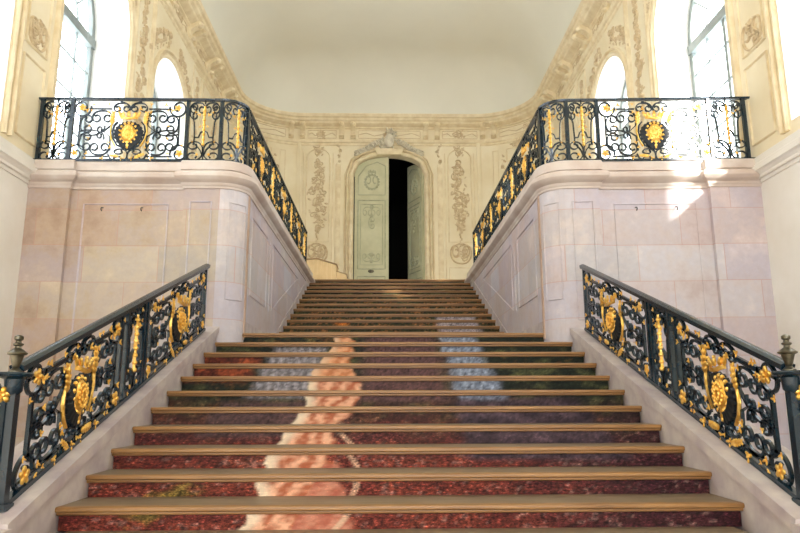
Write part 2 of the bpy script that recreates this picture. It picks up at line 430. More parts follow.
# ------------------------------------------------------------------ dimensions taken from the photograph
XL, XR = -4.37, 4.39
R1 = .13966; T1 = .38; Y1 = 4.158; Z1 = 7*R1
HW1, HW2 = 2.05, 1.81
YU, T2, ZU, R2 = 11.022, .3925, Z1+13*R1, .1491       # first visible step of the upper flight
ZT = ZU + 10*R2; YT = YU + 10*T2                       # top landing
YB = 18.7; RC = 1.9
ZCAP = 4.43
YEND = -9.0

# ---- riser picture: plain stand-in (leaf-strewn ground, pale drapery, grey and blue-grey shapes, dark trees)
def smooth(a, b, x):
    if a == b: return float(x > a)
    t = max(0, min(1, (x-a)/(b-a))); return t*t*(3-2*t)
def lerp(a, b, f): return tuple(x+(y-x)*f for x, y in zip(a, b))
def pic(x, t):
    n1 = noise.noise(Vector((x*1.7, t*.45, 3.1))); n2 = noise.noise(Vector((x*6, t*1.6, 9.7))); n3 = noise.noise(Vector((x*22, t*5, 1.7)))
    g = smooth(7.5, 3.0, t + n1*1.5)                  # ground amount
    ground = lerp((.13, .022, .018), (.27, .065, .035), .5+.6*n2)
    ground = lerp(ground, (.035, .012, .022), smooth(.2, 1.7, x+n1*.5)*.85)
    ground = lerp(ground, (.36, .25, .22), smooth(.25, .6, n3+n2*.5)*.5)
    trees = lerp((.014, .020, .012), (.075, .085, .035), smooth(-.1, .5, n2+.3*n3))
    trees = lerp(trees, (.20, .09, .03), smooth(.25, .6, n1+n3*.4)*.6)
    c = lerp(trees, ground, g); sp = .55*g+.5
    c = lerp(c, (.09, .03, .04), smooth(7, 4, t)*smooth(3, 5, t)*.45)
    if t < 3: c = lerp(c, (.24, .22, .04), smooth(.32, .12, abs(x+1.75-.12*t)+.35*abs(n2)+.2*abs(t-2.1))*.75)
    def shape(c, x0, x1, t0, t1, col, e=.05, sp_=None):
        f = smooth(x0-e, x0+e, x+n2*.05)*smooth(x1+e, x1-e, x+n2*.05)*smooth(t0-.4, t0+.2, t)*smooth(t1+.5, t1-.3, t)
        return lerp(c, col, f), f
    st = .5+.5*math.sin(x*70+n2*1.5)*(.4+.6*abs(n3))
    c, f = shape(c, -2.1, -1.45, 8, 10, lerp((.10, .02, .012), (.32, .07, .025), smooth(-.5, .5, n2*1.5+n3))); sp *= 1-.6*f
    c, f = shape(c, -1.38, -.78, 6.9, 10.8, lerp((.12, .11, .12), (.40, .38, .42), st)); sp *= 1-.7*f
    c, f = shape(c, -1.6, -.7, 4.7, 6.3, (.10, .055, .055)); sp *= 1-.5*f
    c, f = shape(c, .55, .98, 5.2, 12.2, lerp((.14, .17, .24), (.32, .38, .50), st)); sp *= 1-.7*f
    c, f = shape(c, .5, 1.75-.02*t, 3.6, 6.6, lerp((.03, .018, .026), (.11, .07, .09), .5+n2)); sp *= 1-.5*f
    c, f = shape(c, -.35, .5, 6.5, 12.5, (.11, .055, .055), .12); sp *= 1-.5*f
    c, f = shape(c, -2, 2, 13, 21, lerp((.05, .05, .02), (.30, .14, .05), smooth(0, .6, n2+n3))); sp *= 1-.2*f
    c, f = shape(c, .8, 1.5, 13, 17, (.42, .38, .40)); c, f2 = shape(c, -.95, -.75, 15.6, 16.2, (.75, .25, .04))
    n4 = noise.noise(Vector((x*55, t*7, 4.4))); n5 = noise.noise(Vector((x*28, t*16, 8.8)))
    m_ = max(.25, 1+.85*n4+.6*n5); c = tuple(v*m_ for v in c)
    # drapery
    xl = -1.0 + .022*t + .04*math.sin(t*1.3); xr = -.36 - .012*t + .10*math.sin(t*.9+1)*(t < 8)
    if t < 1.6: xl -= .08*(1.6-t)
    f = smooth(xl-.012, xl+.012, x+n3*.012+n2*.02)*smooth(xr+.03, xr-.03, x+n2*.08)*smooth(13.2, 12.2, t)
    fold = max(0, min(1, .5+.5*math.sin((x-.06*t)*44+n1*4+n2*2)+.9*n3+.5*n5))
    dr = lerp((.44, .13, .06), (.85, .47, .30), fold)
    dr = lerp(dr, (.90, .78, .58), smooth(xl+.12, xl+.03, x+n3*.02)*.8)
    if t > 8: dr = lerp(dr, (.72, .30, .10), .4)
    if t < 3.2 and x > -.72+.05*t: dr = lerp(dr, (.45, .13, .09), .6)
    c = lerp(c, dr, f); sp *= 1-.85*f
    f = smooth(.03, .012, abs(x - (-.30-.05*abs(t-2.7)**1.5)))*smooth(5.5, 4.5, t)*smooth(.2, 1, t)
    c = lerp(c, (.72, .52, .36), f*.8)
    return tuple(max(0, v) for v in c), max(0, min(1, sp))

def riser_obj(parent, x0, x1, y, z0, z1, k):
    nx, nz = 260, 6; vs = []; fs = []; col = []
    for j in range(nz+1):
        for i in range(nx+1):
            x = x0+(x1-x0)*i/nx; z = z0+(z1-z0)*j/nz; vs.append((x, y, z))
            c, a = pic(x, k+j/nz); col += [c[0], c[1], c[2], a]
    for j in range(nz):
        for i in range(nx): a = j*(nx+1)+i; fs.append((a, a+1, a+nx+2, a+nx+1))
    # back skin so that the riser is a real slab
    o = len(vs); vs += [(x0, y+.02, z0), (x1, y+.02, z0), (x1, y+.02, z1), (x0, y+.02, z1)]; fs.append((o, o+3, o+2, o+1))
    col += [.1, .1, .1, 0]*4
    L = world_loc(parent)
    me = bpy.data.meshes.new('riser'); me.from_pydata([(a-L.x, b-L.y, c-L.z) for a, b, c in vs], [], fs)
    at = me.color_attributes.new('picture', 'FLOAT_COLOR', 'POINT'); at.data.foreach_set('color', col)
    me.materials.append(M['picture']); o = bpy.data.objects.new('riser', me); COL.objects.link(o); o.parent = parent
def step(parent, k, x0, x1, y, z, depth, rise):
    """tread top at z, nose at y"""
    tb = MB(); tb.box(x0, x1, y+.035, y+depth+.05, z-.045, z); tr = tb.build('tread', M['tread'], parent)
    nb = MB(); pr = [(0.06, 0), (.012, 0), (.003, -.004), (0, -.012), (.001, -.024), (.008, -.030), (.020, -.031), (.018, -.038), (.020, -.046), (.030, -.050), (.06, -.050)]
    n = len(pr)
    nb.add([(x, y+a, z+b+.001) for x in (x0-.0, x1+.0) for a, b in pr], [(i, (i+1) % n, (i+1) % n+n, i+n) for i in range(n)] + [tuple(range(n)), tuple(range(n, 2*n))[::-1]])
    nb.build('nosing', M['nosing'], tr, smooth=True)
    riser_obj(parent, x0+.005, x1-.005, y+.045, z-rise, z-.045, k)

low = empty('staircase', (0, Y1, 0), 'broad lower flight of brown-nosed steps with a printed picture on the risers', 'staircase')
for k in range(-5, 11):
    hw = HW1 if k >= 1 else 1.985
    if k == 10: hw = 2.03
    step(low, k, -hw, hw, Y1+(k-1)*T1, Z1+(k-1)*R1, T1 if k < 10 else .02, R1)
tb = MB(); tb.box(-1.80, 1.80, Y1+9*T1+.072, Y1+10*T1+.04, Z1+9*R1-.045, Z1+9*R1); tb.build('tread', M['tread'], low)
mb = MB()
for k in range(-5, 11):     # solid masonry under the treads
    hw = HW1-.01 if k >= 1 else 1.975
    mb.box(-hw, hw, Y1+(k-1)*T1+.066, 7.64, Z1+(k-2)*R1 if k > -5 else 0, Z1+(k-1)*R1-.046)
mb.box(-1.79, 1.79, 7.64, 8.15, 0, Z1+9*R1-.046)
mb.build('masonry', M['stringer'], low)
upf = empty('staircase', (0, YU-.8, Z1+10*R1), 'narrower upper flight of brown-nosed steps between the two parapet walls', 'staircase')
step(upf, 11, -HW2+.002, HW2-.002, Y1+10*T1, Z1+10*R1, 2.4, R1)
for i, k in ((-2, 12), (-1, 13)): step(upf, k, -HW2+.002, HW2-.002, YU+i*T2, ZU+i*R1, T2, R1)
for i in range(11): step(upf, 14+i, -HW2+.002, HW2-.002, YU+i*T2, ZU+i*R2, T2 if i < 10 else .06, R2)
mb = MB(); mb.box(-HW2+.01, HW2-.01, 8.2, YU, Z1+9*R1, Z1+10*R1-.047)
for i in range(-2, 11): mb.box(-HW2+.01, HW2-.01, YU+i*T2+.067, YT+.1, ZU+(i-1)*R2-.08, ZU+i*R2-.047-(.02 if i < 0 else 0))
mb.build('masonry', M['stringer'], upf)

# ------------------------------------------------------------------ unseen end wall behind the viewer, added with three openings to limit rear light
mb = MB(); xs = [XL, -3.6, -1.6, -.95, 1.05, 1.7, 3.7, XR]
for i in range(7):
    if i % 2: mb.box(xs[i], xs[i+1], YEND-.3, YEND, 0, .8); mb.box(xs[i], xs[i+1], YEND-.3, YEND, 8.2, 11.1)
    else: mb.box(xs[i], xs[i+1], YEND-.3, YEND, 0, 11.1)
mb.build('wall_unseen_end', M['plaster_low'], structure=True)
# ------------------------------------------------------------------ floors
mb = MB(); mb.box(XL-.02, XR+.02, YEND, 8.0, -.12, 0)
mb.build('floor', M['floor'], structure=True)
mb = MB(); mb.box(-2.1, 2.1, YT+.105, YB+.25, ZT-.2, ZT); mb.build('floor_landing', M['floor'], structure=True)
for s, n in ((-1, 'floor_gallery_left'), (1, 'floor_gallery_right')):
    mb = MB(); xs = sorted((s*2.1, (XL if s < 0 else XR)+s*.0)); mb.box(xs[0], xs[1], 8.1, YB-.0, 4.10, ZT); mb.build(n, M['floor'], structure=True)

# ------------------------------------------------------------------ plan outline of the hall
def corner(cx, cy, a0, a1, r, n=12): return [(cx+r*math.cos(a0+(a1-a0)*i/n), cy+r*math.sin(a0+(a1-a0)*i/n)) for i in range(n+1)]
cornL = corner(XL+RC, YB-RC, PI, PI/2, RC); cornR = corner(XR-RC, YB-RC, PI/2, 0, RC)
outline = [(XL, YEND)] + cornL + cornR + [(XR, YEND)]
def offset_path(pts, d):
    V = [Vector(p) for p in pts]; out = []
    for i, p in enumerate(V):
        ns = []
        if i > 0: t = (V[i]-V[i-1]).normalized(); ns.append(Vector((t.y, -t.x)))
        if i < len(V)-1: t = (V[i+1]-V[i]).normalized(); ns.append(Vector((t.y, -t.x)))
        n = sum(ns, Vector((0,0)))/len(ns); q = n.length_squared
        out.append(p + n/q*d)
    return out
def moulding(mb, pts, prof, mi=0):
    """prof: open list of (offset towards the right of the path, z)"""
    rings = [offset_path(pts, o) for o, z in prof]; k = len(pts); vs = []
    for (o, z), r in zip(prof, rings): vs += [(p.x, p.y, z) for p in r]
    fs = [(j*k+i, j*k+i+1, (j+1)*k+i+1, (j+1)*k+i) for j in range(len(prof)-1) for i in range(k-1)]
    fs += [tuple(j*k for j in range(len(prof)))]; fs += [tuple(j*k+k-1 for j in range(len(prof)))[::-1]]
    mb.add(vs, fs, mi)

# ---- side walls with arched windows
DEPTH = .66
# (y centre, half width, sill z, spring z)
WIN_L = [(5.92, 1.08, 4.62, 7.5), (9.13, 1.07, 4.50, 7.50), (12.40, .98, 4.50, 7.22), (15.25, .75, 4.5, 7.2)]
WIN_R = [(5.75, 1.07, 4.62, 7.4), (8.98, 1.10, 4.50, 7.42), (12.40, 1.0, 4.50, 7.32), (15.5, .72, 4.5, 7.2)]
WIN_L = WIN_L[:3]; WIN_R = WIN_R[:3]
ZTOP = 9.2
def side_wall(name, X, s, wins, y0, y1):
    mb = MB()
    def quad(ya, za, yb, zb, mi): mb.add([(X, ya, za), (X, yb, za), (X, yb, zb), (X, ya, zb)], [(0, 1, 2, 3)], mi)
    ys = y0; Zs = 4.30; zt = 9.9
    quad(y0, 0, y1, Zs, 1)
    for (yc, hw, sill, spr) in wins:
        quad(ys, Zs, yc-hw, zt, 0); quad(yc-hw, Zs, yc+hw, sill, 0)
        A = [(yc-hw*math.cos(PI*i/24), spr+hw*math.sin(PI*i/24)) for i in range(25)]
        for (a, za), (b, zb) in zip(A, A[1:]): mb.add([(X, a, za), (X, b, zb), (X, b, zt), (X, a, zt)], [(0, 1, 2, 3)], 0)
        loop = [(yc-hw, sill)] + A + [(yc+hw, sill)]; n = len(loop)
        xo = X + s*DEPTH
        mb.add([(X, a, b) for a, b in loop] + [(xo, a, b) for a, b in loop], [(i, (i+1) % n, (i+1) % n+n, i+n) for i in range(n)], 2)
        ys = yc+hw
    quad(ys, Zs, y1, zt, 0)
    # outer skin of the masonry
    xo = X + s*(DEPTH+.02); ys = y0
    for (yc, hw, sill, spr) in wins:
        mb.add([(xo, ys, 0), (xo, yc-hw, 0), (xo, yc-hw, zt), (xo, ys, zt)], [(0, 1, 2, 3)], 1)
        mb.add([(xo, yc-hw, 0), (xo, yc+hw, 0), (xo, yc+hw, sill), (xo, yc-hw, sill)], [(0, 1, 2, 3)], 1)
        A = [(yc-hw*math.cos(PI*i/24), spr+hw*math.sin(PI*i/24)) for i in range(25)]
        for (a, za), (b, zb) in zip(A, A[1:]): mb.add([(xo, a, za), (xo, b, zb), (xo, b, zt), (xo, a, zt)], [(0, 1, 2, 3)], 1)
        ys = yc+hw
    mb.add([(xo, ys, 0), (xo, y1, 0), (xo, y1, zt), (xo, ys, zt)], [(0, 1, 2, 3)], 1)
    return mb.build(name, [M['plaster'], M['plaster_low'], M['reveal']], structure=True)
wl = side_wall('wall_left', XL, -1, WIN_L, YEND, YB-RC)
wr = side_wall('wall_right', XR, 1, WIN_R, YEND, YB-RC)
mapL = Flat((XL, 0, 0), (0, 1, 0), (1, 0, 0)); mapR = Flat((XR, 0, 0), (0, 1, 0), (-1, 0, 0))

# ---- windows
wi = 0
for X, s, wins in ((XL, -1, WIN_L), (XR, 1, WIN_R)):
    for (yc, hw, sill, spr) in wins:
        wi += 1; xg = X + s*(DEPTH-.06)
        mp = Flat((xg, 0, 0), (0, 1, 0), (-s, 0, 0))
        fb = MB()
        arch = [(yc-(hw-.05)*math.cos(PI*i/20), spr+(hw-.05)*math.sin(PI*i/20)) for i in range(21)]
        loop = [(yc-hw+.05, sill+.04)] + arch + [(yc+hw-.05, sill+.04)]
        lay(fb, mp, loop, RECT(.10, .07), True)
        lay(fb, mp, [(yc-hw, spr-.15), (yc+hw, spr-.15)], RECT(.16, .12))
        lay(fb, mp, [(yc, sill), (yc, spr-.15)], RECT(.075, .06))
        fr = fb.build('window_%d' % wi, M['winframe'], structure=True, loc=(xg, yc, sill))
        mu = MB()
        for q in (-.5, .5): lay(mu, mp, [(yc+q*hw, sill), (yc+q*hw, spr-.15)], RECT(.022, .03))
        z = sill+.62
        while z < spr-.3: lay(mu, mp, [(yc-hw, z), (yc+hw, z)], RECT(.022, .03)); z += .56
        lay(mu, mp, arcpts(yc, spr-.1, hw*.5, hw*.5, 0, PI, 14), RECT(.022, .03))
        for a in (PI*.2, PI*.4, PI*.6, PI*.8): lay(mu, mp, [(yc+hw*.5*math.cos(a), spr-.1+hw*.5*math.sin(a)), (yc+hw*.97*math.cos(a), spr+hw*.97*math.sin(a))], RECT(.022, .03))
        lay(mu, mp, [(yc, spr-.1), (yc, spr+hw*.5)], RECT(.022, .03))
        mu.build('glazing_bars', M['winframe'], fr)
        gl = MB(); n = len(loop); gl.add([(xg+s*.01, a, b) for a, b in loop], [tuple(range(n))]); gl.build('window_glass', M['glass'], fr)

# ---- back wall with rounded corners and doorway
DH, DSPR, DCR = 1.04, 8.10, .60         # half width, spring z, rise of the segmental arch
def door_arch(hw, rise, n=16): return [(-hw + 2*hw*i/n, DSPR + rise*math.sqrt(max(0, 1-((-hw+2*hw*i/n)/hw)**2))**.85) for i in range(n+1)]
mb = MB()
for cn in (cornL, cornR):
    for a, b in zip(cn, cn[1:]): mb.add([(a[0], a[1], 0), (b[0], b[1], 0), (b[0], b[1], 9.9), (a[0], a[1], 9.9)], [(0, 1, 2, 3)])
xa, xb = cornL[-1][0], cornR[0][0]
for (p, q) in ((xa, -DH), (DH, xb)): mb.add([(p, YB, 0), (q, YB, 0), (q, YB, 9.9), (p, YB, 9.9)], [(0, 1, 2, 3)])
A = door_arch(DH, DCR)
for (a, za), (b, zb) in zip(A, A[1:]): mb.add([(a, YB, za), (b, YB, zb), (b, YB, 9.9), (a, YB, 9.9)], [(0, 1, 2, 3)])
loop = [(-DH, ZT)] + A + [(DH, ZT)]; n = len(loop)
mb.add([(a, YB, b) for a, b in loop] + [(a, YB+.30, b) for a, b in loop], [(i, i+1, i+1+n, i+n) for i in range(n-1)])
wb = mb.build('wall_back', [M['plaster']], structure=True)
# room beyond the doorway, its darkness painted as near-black walls
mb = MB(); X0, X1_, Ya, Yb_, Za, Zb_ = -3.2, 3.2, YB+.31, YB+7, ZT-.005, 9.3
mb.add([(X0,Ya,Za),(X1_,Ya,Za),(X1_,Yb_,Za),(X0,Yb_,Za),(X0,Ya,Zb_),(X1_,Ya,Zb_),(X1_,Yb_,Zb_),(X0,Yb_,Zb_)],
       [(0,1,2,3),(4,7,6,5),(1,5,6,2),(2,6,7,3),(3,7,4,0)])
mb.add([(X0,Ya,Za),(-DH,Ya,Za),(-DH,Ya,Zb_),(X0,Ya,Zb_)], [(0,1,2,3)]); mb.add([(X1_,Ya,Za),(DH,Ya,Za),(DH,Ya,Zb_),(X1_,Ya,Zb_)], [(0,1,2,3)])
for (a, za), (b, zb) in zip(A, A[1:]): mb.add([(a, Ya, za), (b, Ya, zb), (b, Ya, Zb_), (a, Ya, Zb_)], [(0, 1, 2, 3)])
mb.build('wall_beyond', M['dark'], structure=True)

# ---- door frame, leaves
mapB = Flat((0, YB, 0), (1, 0, 0), (0, -1, 0))
fb = MB()
for hw, r, w, d in ((DH+.07, DCR+.06, .13, .07), (DH+.18, DCR+.16, .07, .11), (DH+.25, DCR+.22, .05, .05)):
    lay(fb, mapB, [(-hw, ZT)] + door_arch(hw, r) + [(hw, ZT)], HALF(w, d))
door = fb.build('door_1', M['trim'], structure=True, loc=(0, YB, ZT))
def leaf(name, place_, mirror):
    """a door leaf: local u 0..w from the hinge, v height"""
    w = 1.0; mp = place_; lf = MB()
    top = [(u/12*w, (DSPR + DCR*math.sqrt(max(0, 1-((1.0-u/12*w)/1.04)**2))**.85 - .02) - ZT) for u in range(13)]
    poly = [(0, .01)] + [(w, .01)] + top[::-1]
    P = [mp.P(u, v) for u, v in poly]; lf.prism([p - mp.N(0)*.03 for p in P], mp.N(0)*.06)
    o = lf.build(name, M['door'], door)
    rb = MB()
    rectline(rb, mp, .10, .12, .90, .78, HALF(.03, .02), .03); rectline(rb, mp, .17, .20, .83, .70, HALF(.02, .02), .03)
    rectline(rb, mp, .10, 1.00, .90, 3.05, HALF(.035, .022), .03); rectline(rb, mp, .18, 1.12, .82, 2.93, HALF(.02, .02), .03)
    lay(rb, mp, [(.10, 3.22), (.90, 3.22), (.90, 4.12), (.66, 4.24), (.34, 4.12), (.10, 3.80)], HALF(.03, .022), True, .03)
    for (x0, y0, x1, y1, rot) in ((.25,2.60,.5,2.85,3),(.5,2.60,.75,2.85,3),(.25,1.22,.5,1.45,1),(.5,1.22,.75,1.45,1),(.42,2.2,.58,2.55,0)):
        lay(rb, mp, place(C_UNIT, x0, y0, x1, y1, rot), HALF(.022, .02), False, .03)
    for (x, y, r) in ((.5, 2.86, .06), (.5, 2.58, .05), (.5, 2.42, .035), (.5, 2.3, .03), (.5, 1.42, .07), (.5, 1.22, .05)):
        rb.blob(Matrix.Translation(mp.P(x, y)+mp.N(0)*.03) @ Matrix.Diagonal((r, .03, r, 1)))
    for i in range(16):
        a = 2*PI*i/16; rb.blob(Matrix.Translation(mp.P(.5+.2*math.cos(a), 3.62+.22*math.sin(a))+mp.N(0)*.03) @ Matrix.Diagonal((.045, .025, .04, 1)), 7, 4)
    for i in range(5): rb.blob(Matrix.Translation(mp.P(.40+.05*i, 3.92+.03*(i % 2))+mp.N(0)*.03) @ Matrix.Diagonal((.025, .025, .06, 1)), 7, 4)
    lay(rb, mp, place(C_UNIT, .32, 3.42, .68, 3.80, 1), HALF(.03, .025), False, .03)
    rb.build('door_relief', M['doorline'], o, smooth=True)
    return o
leafL = leaf('door_leaf', Flat((-DH+.03, YB+.16, ZT), (1, 0, 0), (0, -1, 0)), 0)
kb = MB(); p0 = Vector((-.52, YB+.12, ZT+.93)); kb.blob(Matrix.Translation(p0) @ Matrix.Diagonal((.045, .045, .045, 1))); kb.blob(Matrix.Translation(p0) @ Matrix.Diagonal((.09, .012, .05, 1)))
kb.build('door_knob', M['bronze'], leafL, smooth=True)
a = math.radians(66); leaf('door_leaf', Flat((DH-.03, YB+.16, ZT), (-math.cos(a), math.sin(a), 0), (-math.sin(a), -math.cos(a), 0)), 1)

# ---- stucco: cartouche, panels, reliefs
def cluster(mb, mp, cu, cv, w, h, seed, n=26, off=0, t=.03, d=.035):
    """asymmetric rocaille of scrolls and petals filling an upright oval"""
    r = random.Random(seed)
    for i in range(n):
        f = (i+.5)/n; v = cv + (f-.5)*h; env = math.sin(PI*min(1, max(0, f)))**.6
        u = cu + r.uniform(-1, 1)*w*.34*env; s = r.uniform(.10, .20)*min(1.3, w/.6)
        if i % 2: lay(mb, mp, place(C_UNIT if r.random() < .5 else S_UNIT, u-s*.6, v-s*.6, u+s*.6, v+s*.6, r.randrange(4), r.random() < .5)[4:-4], HALF(t, d), False, off)
        for q in range(3):
            N = mp.N(u); uu, vv = u+r.uniform(-1, 1)*s*.7, v+r.uniform(-1, 1)*s*.7; du = (mp.P(uu+.01, vv)-mp.P(uu-.01, vv)).normalized()
            F = Matrix.Translation(mp.P(uu, vv)+N*off) @ Matrix(((du.x, N.x, 0), (du.y, N.y, 0), (0, 0, 1))).to_4x4() @ Matrix.Rotation(r.uniform(0, PI), 4, 'Y')
            mb.blob(F @ Matrix.Diagonal((s*.16, d*.8, s*.36, 1)), 6, 4)
rb = MB()
cluster(rb, mapB, 0, 9.13, .62, .62, 5, 16, .08, .04, .07)
rb.blob(Matrix.Translation((0, YB-.13, 9.10)) @ Matrix.Diagonal((.15, .08, .22, 1)), 12, 8)
for m in (1, -1):
    for i in range(9):
        x = .25+.08*i; z = 9.06-.045*i+.02*math.sin(i)
        lay(rb, mapB, place(C_UNIT, m*x, z-.06, m*(x+.13), z+.08, (i % 4)), HALF(.035, .05), False, .06)
        rb.blob(Matrix.Translation((m*x, YB-.1, z+.05)) @ Matrix.Rotation(m*.7, 4, 'Y') @ Matrix.Diagonal((.03, .04, .08, 1)), 7, 4)
rb.build('door_cartouche', M['pale_relief'], door, smooth=True)
kb = MB(); kb.prism([(-.36, YB-.005, 8.66), (.36, YB-.005, 8.66), (.42, YB-.005, 8.84), (-.42, YB-.005, 8.84)], (0, -.17, 0)); kb.build('keystone', M['trim'], door)

# back wall panels flanking the door
rb = MB(); lb = MB()
for m in (1, -1):
    c = m*2.08
    top = arcpts(c, 8.60, .34, .28, 0, PI, 10)
    lay(lb, mapB, [(c-.34, 6.05)] + [(c+.34, 6.05)] + top, HALF(.035, .028), True)
    lay(lb, mapB, [(c-.43, 4.5), (c-.43, 8.75)], HALF(.03, .02)); lay(lb, mapB, [(c+.43, 4.5), (c+.43, 8.75)], HALF(.03, .02))
    rectline(lb, mapB, c-.34, 4.50, c+.34, 5.30, HALF(.03, .022))
    cluster(rb, mapB, c, 7.45, .62, 2.1, 11 if m > 0 else 12, 38)
    for i in range(6):      # trailing tail
        rb.blob(Matrix.Translation((c+.03*math.sin(i*2), YB-.01, 6.42-.07*i)) @ Matrix.Diagonal((.045-.006*i, .03, .05, 1)), 6, 4)
    lay(rb, mapB, place(C_UNIT, c-.3, 5.42, c+.3, 5.95, 1), HALF(.05, .05)); lay(rb, mapB, place(C_UNIT, c-.24, 5.60, c+.24, 6.0, 3), HALF(.04, .04))
    cluster(rb, mapB, c, 5.7, .5, .35, 33, 8)
    cluster(rb, mapB, c, 8.82, .45, .25, 21, 6)
    cluster(rb, mapB, m*1.50, 8.75, .22, .75, 40+m, 9)
    lay(lb, mapB, [(m*1.50, 4.5), (m*1.50, 8.4)], HALF(.16, .03))
rb.build('stucco_relief', M['relief'], wb, smooth=True); lb.build('panel_moulding', M['trim'], wb, smooth=True)
# pilaster returns at the ends of the straight bay
pb = MB()
for m in (1, -1): pb.box(*sorted((m*2.60, m*2.70)), YB-.07, YB+.02, ZT, 9.06)
pb.build('pilaster_strip', M['plaster'], wb)
# curved corners
for cn, nm in ((cornL, 'l'), (cornR, 'r')):
    mp = PathMap(cn); L = mp.l[-1]; rb = MB(); lb = MB()
    lc = L*.5
    lay(lb, mp, [(lc-.62, 4.5), (lc-.62, 7.6)] + [(lc-.62*math.cos(PI*i/14), 7.6+.62*math.sin(PI*i/14)) for i in range(15)] + [(lc+.62, 7.6), (lc+.62, 4.5)], HALF(.09, .06))
    rectline(lb, mp, lc-.48, 8.42, lc+.48, 8.80, HALF(.035, .03)); rectline(lb, mp, lc-.9, 4.6, lc-.75, 8.8, HALF(.02, .02)); rectline(lb, mp, lc+.75, 4.6, lc+.9, 8.8, HALF(.02, .02))
    cluster(rb, mp, lc, 8.93, .9, .16, 51, 12); cluster(rb, mp, lc-.6, 8.4, .25, .5, 52, 6); cluster(rb, mp, lc+.6, 8.4, .25, .5, 53, 6)
    cluster(rb, mp, lc, 7.3, .8, 1.0, 54, 14)
    rb.build('stucco_relief', M['relief'], wb, smooth=True); lb.build('panel_moulding', M['trim'], wb, smooth=True)
# side wall decoration
for mp, wall, wins, sd in ((mapL, wl, WIN_L, 1), (mapR, wr, WIN_R, 2)):
    rb = MB(); lb = MB()
    for (yc, hw, sill, spr) in wins:
        for e, w, d in ((.07, .07, .04), (.15, .05, .06)):
            lay(lb, mp, [(yc-hw-e, sill-.1)] + [(yc-(hw+e)*math.cos(PI*i/24), spr+(hw+e)*math.sin(PI*i/24)) for i in range(25)] + [(yc+hw+e, sill-.1)], HALF(w, d))
        for m in (1, -1):      # spandrels
            for i in range(7):
                a = PI/2 - m*(.25+.13*i); q = hw+.38
                cluster(rb, mp, yc+q*math.cos(a), spr+q*math.sin(a), .30, .34, 60+i+sd, 4, 0, .028, .035)
    gaps = [(a[0]+a[1]+.2, b[0]-b[1]-.2) for a, b in zip(wins, wins[1:])]
    g = gaps[0]; c = (g[0]+g[1])/2; hwid = (g[1]-g[0])/2-.03
    # near pier: ornament above, plain fielded panel below
    rectline(lb, mp, c-hwid+.06, 4.62, c+hwid-.06, 5.62, HALF(.03, .025)); rectline(lb, mp, c-hwid+.06, 5.78, c+hwid-.06, 8.9, HALF(.03, .025))
    cluster(rb, mp, c, 5.98, .4, .36, 71+sd, 9, 0, .026, .03); cluster(rb, mp, c, 7.2, .4, 1.0, 72+sd, 10)
    lay(rb, mp, place(C_UNIT, c-.2, 5.8, c+.2, 6.15, 1), HALF(.03, .03))
    g = gaps[1]; c = (g[0]+g[1])/2; hwid = (g[1]-g[0])/2-.03
    rectline(lb, mp, c-hwid+.05, 4.62, c+hwid-.05, 8.95, HALF(.03, .025))
    cluster(rb, mp, c, 6.9, .45, 3.6, 73+sd, 60)
    for q in (-1, 1): lay(lb, mp, [(c+q*(hwid+.03), 4.5), (c+q*(hwid+.03), 9.0)], HALF(.06, .05))
    ye = wins[-1][0]+wins[-1][1]+.25
    rectline(lb, mp, ye+.1, 4.62, ye+.7, 8.9, HALF(.03, .025)); cluster(rb, mp, ye+.4, 7.6, .4, 2.2, 74+sd, 26)
    rectline(lb, mp, ye+.9, 4.62, YB-RC-.1, 8.9, HALF(.03, .025)); cluster(rb, mp, (ye+YB-RC+.8)/2, 7.6, .7, 2.2, 75+sd, 26)
    rectline(lb, mp, 2.0, 4.7, 4.5, 8.9, HALF(.03, .025))
    rb.build('stucco_relief', M['relief'], wall, smooth=True); lb.build('panel_moulding', M['trim'], wall, smooth=True)

# ---- entablature around the hall
mb = MB()
moulding(mb, outline, [(0, 8.98), (.03, 9.0), (.03, 9.05), (.07, 9.07), (.09, 9.12), (.09, 9.155), (.03, 9.17), (.0, 9.18)])
corn = mb.build('trim_1', M['trim'], structure=True, smooth=True)
mb = MB()
moulding(mb, outline, [(.0, 9.50), (.05, 9.52), (.05, 9.56), (.12, 9.58), (.20, 9.62), (.22, 9.66), (.28, 9.69), (.30, 9.74), (.35, 9.76), (.37, 9.84), (.35, 9.86), (0, 9.90)])
corn2 = mb.build('trim_2', M['trim'], structure=True, smooth=True)
om = PathMap(outline); Ltot = om.l[-1]
cb = MB(); fbk = MB(); u = 8.9; 
def console(u):
    for du in (-.17, .17):
        prof = [(0, 9.18), (.07, 9.20), (.09, 9.26), (.06, 9.34), (.07, 9.42), (.13, 9.48), (.22, 9.52), (.26, 9.58), (.24, 9.64), (0, 9.66)]
        N = om.N(u+du); P = om.P(u+du, 0); t = Vector((N.y, -N.x, 0))
        cb.prism([P - t*.075 + N*a + Vector((0, 0, z)) for a, z in prof], t*.15)
        cb.blob(Matrix.Translation(P+N*.24+Vector((0, 0, 9.57))) @ Matrix.Diagonal((.09, .09, .07, 1)), 8, 5)
        cb.blob(Matrix.Translation(P+N*.09+Vector((0, 0, 9.26))) @ Matrix.Diagonal((.08, .08, .05, 1)), 8, 5)
straight_back = om.l[1+12]+ (xb-xa)/2    # centre of back wall
L0 = om.l[1]
us = []
k = 1
uu = straight_back
for off in (-1.25, 1.25): us.append(uu+off)
for off in (-2.75, 2.95): us.append(uu+off)
q = L0 - .3
while q > 10: us.append(q); q -= 1.55
q = Ltot - (L0 - .3)
while q < Ltot-10: us.append(q); q += 1.55
for u in us: console(u)
cb.build('frieze_consoles', M['trim'], corn2, smooth=True)['kind'] = 'stuff'
us.sort()
